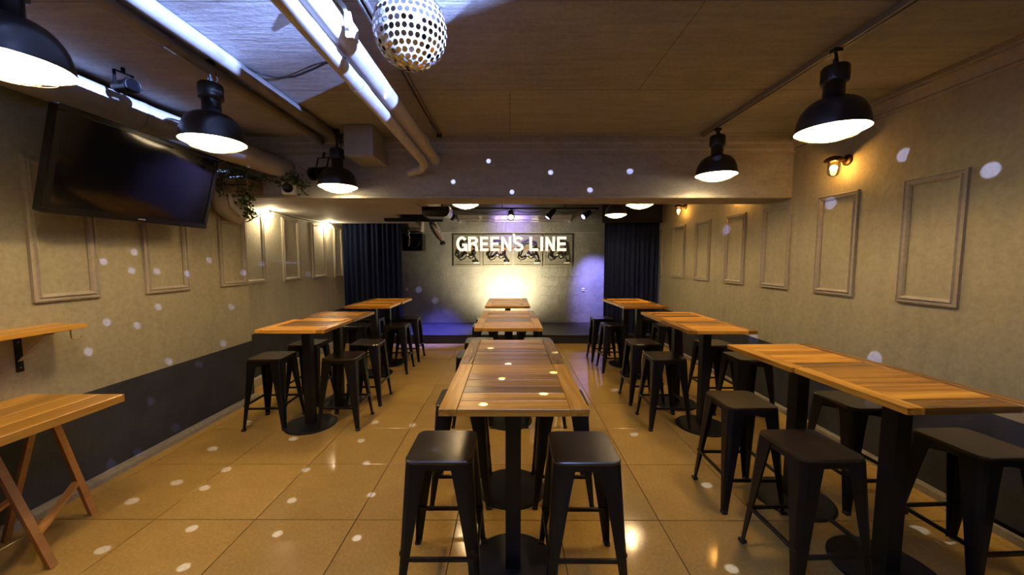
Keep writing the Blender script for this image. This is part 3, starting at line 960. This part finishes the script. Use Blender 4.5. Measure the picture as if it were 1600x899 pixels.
# ------------------------------------------------------------------ television
tv = thing('television', 'large black flat television tilted down on the left wall', 'television', (-2.60, 2.638, 1.805))
ang = math.atan2(0.15, 0.585)
mt = Matrix.Rotation(ang, 4, 'Y')
def tvbox(n, a, b, mat, bev=0.004):
    return MB().box(a, b, bev, mt).build(n, mat, tv)
tvbox('casing', (-0.055, -0.56, 0.0), (-0.010, 0.56, 0.61), M['bezel'], 0.008)
tvbox('bezel', (-0.012, -0.56, 0.0), (0.0, 0.56, 0.045), M['bezel'])
tvbox('bezel', (-0.012, -0.56, 0.575), (0.0, 0.56, 0.61), M['bezel'])
tvbox('bezel', (-0.012, -0.56, 0.044), (0.0, -0.53, 0.576), M['bezel'])
tvbox('bezel', (-0.012, 0.53, 0.044), (0.0, 0.56, 0.576), M['bezel'])
tvbox('screen', (-0.012, -0.531, 0.044), (-0.004, 0.531, 0.576), M['screen'], 0.0)
tvbox('badge', (0.0, -0.025, 0.018), (0.0012, 0.025, 0.026), M['grey_box'], 0.0)
m = MB()
m.box((-0.258, -0.18, 0.22), (-0.238, 0.18, 0.50))
m.bar((-0.24, 0, 0.36), mt @ Vector((-0.05, 0, 0.30)), 0.05, 0.04)
m.build('wall_mount', M['iron'], tv)

# ------------------------------------------------------------------ wall shelf, bracket, hook
sh = thing('wall_shelf', 'orange wooden wall shelf with a steel bracket on the left wall', 'shelf', (XL, 1.45, 1.12))
MB().box((0.0, -0.75, 0.0), (0.105, 0.84, 0.028), 0.003).build('board', M['gold'], sh)
MB().box((0.107, -0.75, 0.0), (0.215, 0.84, 0.028), 0.003).build('board', M['gold'], sh)
for yy in (0.665, -0.55):
    br = MB().box((0.0, yy-0.016, -0.23), (0.006, yy+0.016, -0.002), 0.002).build('wall_plate', M['iron'], sh)
    m = MB()
    for zz in (-0.205, -0.055, -0.025):
        m.tube([(0.006, yy, zz), (0.009, yy, zz)], 0.005, 6)
    m.build('screw', M['wire'], br)
    MB().bar((0.006, yy, -0.165), (0.185, yy, -0.004), 0.020, 0.005).build('strut', M['aluminium'], sh)
    MB().box((0.0, yy-0.016, -0.007), (0.205, yy+0.016, 0.0)).build('arm', M['iron'], sh)
MB().tube([(0.185, 0.775, 0.0), (0.187, 0.775, -0.052), (0.192, 0.778, -0.060), (0.205, 0.800, -0.060), (0.210, 0.808, -0.058), (0.210, 0.808, -0.045)], 0.004, 6).build('hook', M['brass'], sh)

# ------------------------------------------------------------------ trestle table at left
tt = thing('trestle_table', 'golden plank table on folding wooden trestles by the left wall', 'table', (-2.57, 1.35, 0))
for k in range(4):
    MB().box((-0.285+k*0.1425+0.001, -0.85, 0.705), (-0.285+(k+1)*0.1425-0.001, 0.79, 0.75), 0.003).build('plank', M['gold'], tt)
def leg(p, q, wx=0.022, wy=0.034):
    bpt = Vector((-2.57, 1.35, 0))
    MB().bar(Vector(p)-bpt, Vector(q)-bpt, wx, wy, (0, 1, 0)).build('leg', M['pine'], tt)
leg((-2.533, 2.14, 0.0), (-2.685, 2.085, 0.705))
leg((-2.300, 1.75, 0.0), (-2.600, 1.75, 0.705))
leg((-2.770, 1.92, 0.0), (-2.580, 1.955, 0.705), 0.02, 0.03)
leg((-2.560, 1.50, 0.0), (-2.480, 1.60, 0.705), 0.02, 0.03)
m = MB().bar(Vector((-2.584+2.57, 2.11-1.35, 0.219)), Vector((-2.370+2.57, 1.75-1.35, 0.165)), 0.034, 0.018)
m.build('crossbar', M['pine'], tt)
m = MB().bar(Vector((-2.705+2.57, 1.93-1.35, 0.25)), Vector((-2.530+2.57, 1.53-1.35, 0.25)), 0.034, 0.018)
m.build('crossbar', M['pine'], tt)
leg((-2.30, 0.62, 0.0), (-2.55, 0.70, 0.705))
leg((-2.80, 0.62, 0.0), (-2.57, 0.70, 0.705))

# ------------------------------------------------------------------ planter, ivy, small speaker on the beam
pc = thing('planter_crate', 'small wooden planter crate on the left wall under the duct, full of ivy', 'planter', (-2.57, 3.58, 2.175))
for a, b in (((-0.15, -0.10, 0.0), (0.14, -0.085, 0.05)), ((-0.15, -0.10, 0.065), (0.14, -0.085, 0.12)), ((-0.15, 0.12, 0.0), (0.14, 0.135, 0.12)), ((-0.15, -0.085, 0.0), (0.14, 0.12, 0.015)), ((-0.15, -0.085, 0.015), (-0.135, 0.12, 0.12)), ((0.125, -0.085, 0.015), (0.14, 0.12, 0.12))):
    MB().box(a, b, 0.002).build('board', M['crate'], pc)
iv = thing('trailing_ivy', 'dark green trailing ivy hanging over the crate and along the beam', 'plant', (-2.5, 3.60, 2.25))
rnd = random.Random(3)
vines = [
 [(-0.10, 0, 0.02), (-0.12, -0.10, 0.12), (-0.16, -0.13, 0.02), (-0.13, -0.14, -0.12)],
 [(0.0, 0, 0.05), (0.02, -0.12, 0.08), (0.04, -0.14, -0.08), (0.06, -0.13, -0.22)],
 [(0.05, 0, 0.03), (0.08, -0.10, -0.04), (0.09, -0.12, -0.18), (0.10, -0.11, -0.33)],
 [(0.02, 0, 0.04), (0.14, 0.02, 0.08), (0.28, 0.05, 0.02), (0.40, 0.06, 0.05), (0.50, 0.06, 0.0)],
 [(0.34, 0.05, 0.06), (0.42, 0.05, 0.10), (0.50, 0.04, 0.02), (0.50, 0.03, -0.08)],
 [(-0.18, 0, 0.05), (-0.20, -0.06, 0.20), (-0.12, -0.08, 0.24), (-0.02, -0.06, 0.16)],
 [(0.0, -0.02, -0.08), (0.05, -0.13, -0.14), (0.08, -0.13, -0.24), (0.055, -0.11, -0.30)],
]
m = MB()
for vn in vines:
    m.tube(vn, 0.004, 5)
m.build('vine', M['vine'], iv)
m = MB()
for vn in vines:
    for s_ in range(len(vn)-1):
        p, q = Vector(vn[s_]), Vector(vn[s_+1])
        for _ in range(26):
            c0 = p.lerp(q, rnd.random()) + Vector((rnd.gauss(0, 0.028), rnd.gauss(0, 0.020)-0.01, rnd.gauss(0, 0.028)))
            L = rnd.uniform(0.020, 0.040)
            rm = Euler((rnd.uniform(-1.2, 1.2), rnd.uniform(-1, 1), rnd.uniform(0, 6.3))).to_matrix()
            base = [(0, 0, 0), (0.45, 0.30, 0.06), (0.30, 0.65, 0.05), (0, 1.0, 0), (-0.30, 0.65, 0.05), (-0.45, 0.30, 0.06)]
            vs = [c0 + rm @ (Vector(v_)*L) for v_ in base]
            m.add(vs, [(0, 1, 2, 3), (0, 3, 4, 5)])
lv = m.build('leaves', M['leaf'], iv)
lv['kind'] = 'stuff'
sp = thing('small_speaker', 'small white square speaker with a black round cone, among ivy on the beam', 'speaker', (-2.16, 3.69, 2.235), 0.3)
MB().box((-0.055, -0.05, -0.06), (0.055, 0.04, 0.06), 0.006).build('casing', M['white'], sp)
MB().lathe([(0.0005, 0.0), (0.020, 0.0), (0.040, 0.010), (0.046, 0.012), (0.046, 0.0)], 20, Matrix.Translation((0, -0.051, 0)) @ Matrix.Rotation(PI/2, 4, 'X')).build('cone', M['iron'], sp)

# ------------------------------------------------------------------ bare bulbs on a cable in the left recess
fs = thing('bulb_string', 'black cable with two bare glowing bulbs along the left recess under the soffit', 'string lights', (-3.05, 5.0, 2.16))
m = MB()
m.tube([(0.04, -0.88, -0.22), (0.045, -0.70, -0.18), (0.05, -0.42, -0.04), (0.05, -0.30, -0.005), (0.045, 0.2, -0.03), (0.04, 0.75, -0.035), (0.05, 1.23, -0.015), (0.04, 1.7, -0.03)], 0.006, 6)
m.build('cable', M['cable'], fs)
for yy in (-0.30, 1.23):
    so = MB().tube([(0.05, yy, 0.005), (0.05, yy, -0.035)], 0.014, 8).build('socket', M['cable'], fs)
    MB().sphere((0.05, yy, -0.065), 0.034, 12, 8).build('bulb', M['festoon'], so)

# ------------------------------------------------------------------ caged wall lamps on the right wall
def sconce(y, z, label):
    t = thing('wall_lamp', label, 'wall lamp', (XR, y, z), 0, 'bronze bulkhead wall lamps')
    MB().lathe([(0.0005, 0.0), (0.045, 0.0), (0.045, 0.012), (0.03, 0.02), (0.0005, 0.02)], 16, Matrix.Translation((0, 0, 0.07)) @ Matrix.Rotation(-PI/2, 4, 'Y')).build('wall_rose', M['bronze'], t)
    MB().tube([(-0.015, 0, 0.07), (-0.10, 0, 0.075)], 0.018, 10).build('arm', M['bronze'], t)
    MB().lathe([(0.0005, 0.105), (0.030, 0.100), (0.055, 0.085), (0.066, 0.072), (0.066, 0.060), (0.042, 0.055), (0.0005, 0.055)], 20, Matrix.Translation((-0.115, 0, 0))).build('hood', M['bronze'], t)
    MB().lathe([(0.040, 0.056), (0.043, 0.0), (0.040, -0.035), (0.028, -0.058), (0.0005, -0.066)], 18, Matrix.Translation((-0.115, 0, 0))).build('jar', M['glass'], t)
    MB().sphere((-0.115, 0, 0.005), 0.024, 10, 6).build('bulb', M['filament'], t)
    return t
sconce(3.13, 2.29, 'near bronze jar wall lamp glowing orange on the right wall')
sconce(5.95, 2.31, 'far bronze jar wall lamp glowing orange near the right curtain')
sconce(4.55, 2.30, 'bronze jar wall lamp on the right wall hidden just behind the beam')

# ------------------------------------------------------------------ stage drapes
def curtain(label, x0, x1, y, z0, z1, seed):
    r = random.Random(seed)
    n = 150
    m = MB()
    vs, fs = [], []
    ph = [r.uniform(0, 6.28) for _ in range(4)]
    for j, z in enumerate((z0, z0+0.5, z0+1.3, z1-0.25, z1)):
        for i in range(n+1):
            u = i/n
            amp = 0.035*(1.0 if j < 3 else 0.75)
            dy = amp*math.sin(u*11*2*PI+ph[0]+0.4*math.sin(u*9+ph[1]+j*0.2)) + 0.018*math.sin(u*31+ph[2]+j*0.35)
            vs.append((x0+(x1-x0)*u, dy, z))
    N = n+1
    K = len(vs)
    vs = vs + [(x, yy+0.008, z) for x, yy, z in vs]
    for j in range(4):
        for i in range(n):
            a = j*N+i
            fs.append((a, a+1, a+N+1, a+N))
            fs.append((K+a, K+a+N, K+a+N+1, K+a+1))
        for a in (j*N, j*N+n):
            fs.append((a, a+N, K+a+N, K+a))
    m.add(vs, fs, True)
    o = m.build('stage_curtain', M['velvet'], None, (0, y, 0))
    return tag(o, label, 'curtain', 'stage curtains')
curtain('navy pleated curtain left of the stage', -3.07, -2.00, 6.86, 0.17, 2.55, 1)
curtain('navy pleated curtain right of the stage', 1.74, 2.74, 6.86, 0.17, 2.66, 2)
v = MB().box((1.66, 6.66, 2.20), (2.70, 6.76, ZC-0.01), 0.004).build('valance', M['black_cloth'])
tag(v, 'black valance box above the right stage curtain', 'valance')
v = MB().box((-1.88, 5.60, 2.115), (-1.02, 5.70, ZC-0.01), 0.004).build('valance', M['black_cloth'])
tag(v, 'black masking board hanging beyond the soffit on the left', 'valance')
eb = thing('equipment_box', 'black rounded equipment box hung under the soffit by the beam, left of the lamp', 'box', (-0.875, 4.55, 2.045))
vs = []
pts = [(-0.16, 0.12), (-0.16, 0.03), (-0.13, 0.005), (0.10, 0.0), (0.135, 0.012), (0.155, 0.04), (0.16, 0.07), (0.16, 0.12)]
n = len(pts)
vs = [(x, -0.14, z) for x, z in pts] + [(x, 0.14, z) for x, z in pts]
MB().add(vs, [tuple(range(n)), tuple(range(n, 2*n))[::-1]] + [(k, n+k, n+(k+1) % n, (k+1) % n) for k in range(n)]).build('casing', M['bezel'], eb)
MB().box((0.158, -0.13, 0.055), (0.168, -0.10, 0.118), 0.002).build('side_strip', M['white'], eb)

# ------------------------------------------------------------------ stage fixtures
lr = thing('lighting_rail', 'black stage lighting rail with looped cables under the stage ceiling', 'lighting rail', (0.15, 7.20, 2.52))
MB().tube([(-1.75, 0, 0), (1.55, 0, 0)], 0.018, 10).build('bar', M['iron'], lr)
for xx in (-1.5, -0.3, 0.9):
    MB().tube([(xx, 0, 0), (xx, 0, ZC-2.52)], 0.008, 6).build('drop_rod', M['iron'], lr)
m = MB()
for a, b in ((-1.30, -0.14), (-0.14, 0.60), (0.60, 1.28), (1.28, 1.55)):
    m.tube([(a+(b-a)*k/8, -0.02, -0.01-0.075*math.sin(PI*k/8)) for k in range(9)], 0.006, 5)
m.build('cable', M['cable'], lr)
spotlight('black stage spotlight at the left end of the rail, turned away', (-1.16, 7.15, 2.40), (-0.6, 7.8, 2.0), 1.25, None, 'stage_spotlight', (-1.16, 7.2, 2.51))
spotlight('stage spotlight with a bright lens facing the room, above the sign', (0.02, 7.15, 2.40), (0.0, 6.2, 1.75), 1.25, M['spot_lens_white'], 'stage_spotlight', (0.02, 7.2, 2.51))
spotlight('stage spotlight right of the bright one, tilted down to the left', (0.78, 7.15, 2.42), (0.2, 6.9, 1.7), 1.25, M['spot_lens_blue'], 'stage_spotlight', (0.78, 7.2, 2.51))
spotlight('rightmost stage spotlight on the rail, with a violet lens', (1.46, 7.15, 2.40), (0.6, 6.6, 1.8), 1.15, M['spot_lens_blue'], 'stage_spotlight', (1.46, 7.2, 2.51))
ps = thing('screen_case', 'long white rolled projection screen case on the stage beam', 'projection screen', (0.10, 7.86, 2.33))
MB().box((-1.15, -0.05, 0.045), (1.15, 0.05, 0.135), 0.012).build('case', M['white'], ps)
MB().tube([(-1.02, -0.01, 0.012), (1.02, -0.01, 0.012)], 0.014, 10).build('bottom_bar', M['white'], ps)
for s_ in (-1, 1):
    MB().box((s_*1.165-0.02, -0.05, -0.01), (s_*1.165+0.02, 0.07, 0.145), 0.004).build('end_bracket', M['white'], ps)

# sign letters
sg = thing('letter_sign', 'glowing white channel letters reading GREEN\'S LINE hung above the stage', 'sign', (0.02, 7.58, 1.715))
LH = 0.292
def arc(cx, cz, rx, rz, a0, a1, n=14):
    return [(cx+rx*math.cos(math.radians(a0+(a1-a0)*k/n)), cz+rz*math.sin(math.radians(a0+(a1-a0)*k/n))) for k in range(n+1)]
def stroke_sets(ch, w):
    """centre lines in a box of width w and height 1, stroke T"""
    T = 0.190
    h = T/2
    vb = lambda x: [(x, 0.0), (x, 1.0)]
    if ch == 'I':
        return [vb(w/2)]
    if ch == 'L':
        return [vb(h), [(h, h), (w, h)]]
    if ch == 'E':
        return [vb(h), [(h, h), (w, h)], [(h, 0.5), (w*0.93, 0.5)], [(h, 1-h), (w, 1-h)]]
    if ch == 'N':
        return [vb(h), vb(w-h), [(h*1.05, 1-h*0.5), (w-h*1.05, h*0.5)]]
    if ch == 'R':
        return [vb(h), [(h, 1-h), (w*0.58, 1-h)] + arc(w*0.60, 0.73, w*0.40-h, 0.27-h, 90, -90)[1:] + [(h, 0.46)],
                [(w*0.55, 0.46), (w*0.78, 0.40), (w-h*1.15, 0.25), (w-h*0.95, 0.0)]]
    if ch == 'G':
        return [arc(w*0.52, 0.5, w*0.52-h, 0.5-h+0.02, 38, 335, 26), [(w*0.55, 0.42), (w, 0.42)], [(w-h*0.8, 0.5), (w-h*0.8, 0.0)]]
    if ch == 'S':
        return [arc(w*0.5, 0.735, w*0.5-h, 0.285-h, 20, 255, 16) + [(w*0.5, 0.515)] + arc(w*0.5, 0.265, w*0.5-h*0.95, 0.285-h, 78, -160, 16)]
def letter(ch, x0, width):
    m = MB()
    T = 0.190*LH
    D = 0.05
    for k, line in enumerate(stroke_sets(ch, width/LH)):
        P = [Vector((x0 + x*LH, z*LH)) for x, z in line]
        L, Rr = [], []
        for i, p in enumerate(P):
            d = (P[min(i+1, len(P)-1)] - P[max(i-1, 0)]).normalized()
            nn = Vector((-d.y, d.x))*T/2
            L.append(p+nn); Rr.append(p-nn)
        y0 = -0.0004*k
        n = len(P)
        vs = [(q.x, y0, q.y) for q in L] + [(q.x, y0, q.y) for q in Rr] + [(q.x, D, q.y) for q in L] + [(q.x, D, q.y) for q in Rr]
        m.cur = 0
        m.add(vs, [(i, n+i, n+i+1, i+1) for i in range(n-1)])
        m.cur = 1
        fs = []
        for i in range(n-1):
            fs += [(i, i+1, 2*n+i+1, 2*n+i), (n+i, 3*n+i, 3*n+i+1, n+i+1), (2*n+i, 2*n+i+1, 3*n+i+1, 3*n+i)]
        fs += [(0, 2*n, 3*n, n), (n-1, 2*n-1, 4*n-1, 3*n-1)]
        m.add(vs, fs)
    return m.build('letter', [M['sign_face'], M['copper']], sg)
X0, PX = -1.11, 2.24/172.0
for ch, a, b in (('G', 713, 730), ('R', 731.5, 747), ('E', 750, 763), ('E', 766, 780), ('N', 783, 799), ('S', 801.5, 818), ('L', 827, 841), ('I', 843.5, 849), ('N', 852, 867), ('E', 870, 884.5)):
    letter(ch, X0+(a-713)*PX, (b-a)*PX)
m = MB()
m.sphere((0, 0, 0), 0.030, 12, 8)
m.tube([(0.012, 0, -0.008), (0.004, 0, -0.045), (-0.012, 0, -0.070)], [0.020, 0.014, 0.004], 8)
m.build('apostrophe', M['sign_face'], sg, (X0+(803-713)*PX, 0.02, LH+0.03))
m = MB()
for k in range(12):
    xx = X0 + 0.06 + k*0.188
    m.tube([(xx, 0.025, LH-0.01), (xx, 0.10, 0.62), (xx, 0.36, 0.67)], 0.0025, 4)
m.build('hanging_wires', M['wire'], sg)
# copper back strip the letters are fixed to
MB().box((X0-0.02, 0.055, 0.035), (X0+2.26, 0.062, 0.075), 0.002).build('back_strip', M['copper'], sg)

# framed wall panels with iron scrollwork behind the sign
for k in range(4):
    x0 = -1.215+0.645*k
    t = thing('framed_panel', ['framed panel with iron scrollwork behind the letters G and R of the sign', 'framed panel with iron scrollwork behind the middle letters EEN of the sign',
              'framed panel with iron scrollwork behind the letters S and L of the sign', 'framed panel with iron scrollwork behind the last letters INE of the sign'][k], 'wall panel', (x0, YB, 1.39), 0, 'framed scrollwork panels behind the sign')
    Wd, H = 0.62, 0.69
    MB().box((0, -0.015, 0), (Wd, 0.0, H)).build('backing', M['panel'], t)
    for a, b in (((0, -0.028, 0), (Wd, -0.014, 0.05)), ((0, -0.028, H-0.05), (Wd, -0.014, H)), ((0, -0.028, 0.05), (0.05, -0.014, H-0.05)), ((Wd-0.05, -0.028, 0.05), (Wd, -0.014, H-0.05))):
        MB().box(a, b, 0.006).build('rail', M['panel'], t)
    MB().box((0.085, -0.022, 0.085), (Wd-0.085, -0.014, 0.10)).build('inner_bead', M['panel'], t)
    m = MB()
    m.tube([(0.12, -0.06, 0.30), (0.10, -0.07, 0.20), (0.16, -0.07, 0.14), (0.24, -0.07, 0.17), (0.30, -0.07, 0.24), (0.36, -0.07, 0.18), (0.44, -0.07, 0.20), (0.47, -0.06, 0.30), (0.46, -0.05, 0.45)], 0.016, 8)
    m.tube([(0.22, -0.06, 0.42), (0.18, -0.07, 0.30), (0.14, -0.07, 0.22)], 0.014, 8)
    m.tube([(0.40, -0.07, 0.34), (0.45, -0.075, 0.24), (0.49, -0.075, 0.15), (0.52, -0.06, 0.11)], 0.014, 8)
    m.tube([(0.16, -0.05, 0.45), (0.30, -0.06, 0.50), (0.46, -0.05, 0.45)], 0.016, 8)
    m.build('scrollwork', M['ornament'], t)
    MB().box((0.44, -0.07, 0.07), (0.56, -0.045, 0.10), 0.004).build('tag', M['cream'], t)
    m = MB()
    m.sphere((0.30, -0.06, 0.25), 0.028, 10, 6)
    m.sphere((0.38, -0.06, 0.21), 0.022, 10, 6)
    m.build('boss', M['cream'], t)

# things at the left end of the stage wall
bx = thing('wall_unit', 'beige wall-mounted unit high at the left of the stage', 'air conditioner', (-1.95, 7.86, 2.12))
MB().box((-0.13, -0.17, 0.0), (0.13, 0.07, 0.30), 0.012).build('casing', M['beige'], bx)
MB().box((-0.12, -0.178, 0.015), (0.12, -0.168, 0.06), 0.002).build('louvre', M['grey_box'], bx)
ho = thing('foil_duct', 'shiny crumpled foil duct hanging left of the lit sign', 'duct', (-1.62, 7.55, 2.45))
r_ = random.Random(5)
pts, rs = [], []
for k in range(26):
    u = k/25
    pts.append((0.0+0.26*u, -0.03*math.sin(u*5), -0.03-0.52*u))
    rs.append((0.045+0.045*math.sin(PI*min(1, u*1.05)))*(1.0 + (0.16 if k % 2 else -0.05)) + r_.uniform(-0.004, 0.004))
MB().tube(pts, rs, 14).build('hose', M['chrome'], ho)
MB().bar((0.0, 0.0, -0.02), (0.0, 0.385, 0.02), 0.03, 0.01).build('strap', M['iron'], ho)
MB().tube([(0.255, -0.01, -0.56), (0.27, -0.02, -0.60)], 0.055, 12).build('end_collar', M['iron'], ho)
sb = thing('stage_cabinet', 'dark wrapped loudspeaker on the wall left of the sign, blue glints on it', 'speaker', (-2.00, 7.80, 1.72))
MB().box((-0.21, -0.16, 0.0), (0.21, 0.12, 0.36), 0.015).build('cabinet', M['bezel'], sb)
MB().lathe([(0.0005, 0.01), (0.05, 0.01), (0.12, 0.03), (0.13, 0.03), (0.13, 0.0)], 20, Matrix.Translation((0.02, -0.162, 0.18)) @ Matrix.Rotation(PI/2, 4, 'X')).build('cone', M['iron'], sb)
m = MB()
pts = [(-0.06+r_.uniform(-0.02, 0.02), -0.19, 0.40-0.03*k) for k in range(11)]
m.tube(pts, [0.022+r_.uniform(-0.008, 0.010) for _ in pts], 8)
m.build('foil_strip', M['chrome'], sb)

# ------------------------------------------------------------------ unseen flood beside the camera, added pipe spot, and plates masking their beams
bk = thing('unseen_flood_light', 'black flood light under the ceiling beside the camera, outside the view, with plates added to mask its beam', 'spotlight', SPOT)
def door(prof, name):  # unseen plates, added and shaped to cut the lamp's light
    m = MB()
    P = lambda f, e: Vector((-math.sin(math.radians(f)), math.cos(math.radians(f)), e))*0.25
    top = [P(f, e1) for f, e0, e1 in prof]
    bot = [P(f, e0) for f, e0, e1 in prof]
    n = len(top)
    vs = top + bot + [p*1.012 for p in top] + [p*1.012 for p in bot]
    fs = []
    for i in range(n-1):
        fs += [(i, i+1, n+i+1, n+i), (2*n+i, 3*n+i, 3*n+i+1, 2*n+i+1), (i, 2*n+i, 2*n+i+1, i+1), (n+i, n+i+1, 3*n+i+1, 3*n+i)]
    fs += [(0, n, 3*n, 2*n), (n-1, 3*n-1, 4*n-1, 2*n-1)]
    m.add(vs, fs)
    m.build(name, M['iron'], bk)
door([(100, -0.7, 0.004), (57, -0.7, 0.004), (52, -0.7, 0.0), (49.5, -0.7, -0.072), (46, -0.7, -0.070), (44, -0.7, -0.068), (38, -0.7, -0.060), (33, -0.7, -0.053)], 'beam_mask')
door([(46, -0.002, 0.0505), (41, -0.003, 0.0596), (33.5, -0.004, 0.074)], 'beam_mask')
door([(33.5, -0.7, 0.074), (30, -0.7, 0.0794), (19, -0.7, 0.0994), (5, -0.7, 0.12)], 'beam_mask')
MB().box((-0.09, -0.20, -0.14), (0.16, -0.06, 0.09), 0.01).build('housing', M['iron'], bk)
MB().bar((0.03, -0.13, 0.08), (0.03, -0.13, ZC-SPOT.z), 0.02, 0.02).build('stem', M['iron'], bk)

bk = thing('unseen_flood_light', 'added black spotlight for the pipes by the right wall, outside the view, with one beam-masking plate', 'spotlight', (1.60, 0.90, 2.30))
door([(95, -0.5, 0.040), (66, -0.5, 0.036), (40, -0.5, 0.036)], 'beam_mask')
MB().box((0.06, -0.16, -0.09), (0.24, 0.02, 0.10), 0.01).build('housing', M['iron'], bk)
MB().bar((0.15, -0.07, 0.10), (0.15, -0.07, ZC-2.30), 0.02, 0.02).build('stem', M['iron'], bk)
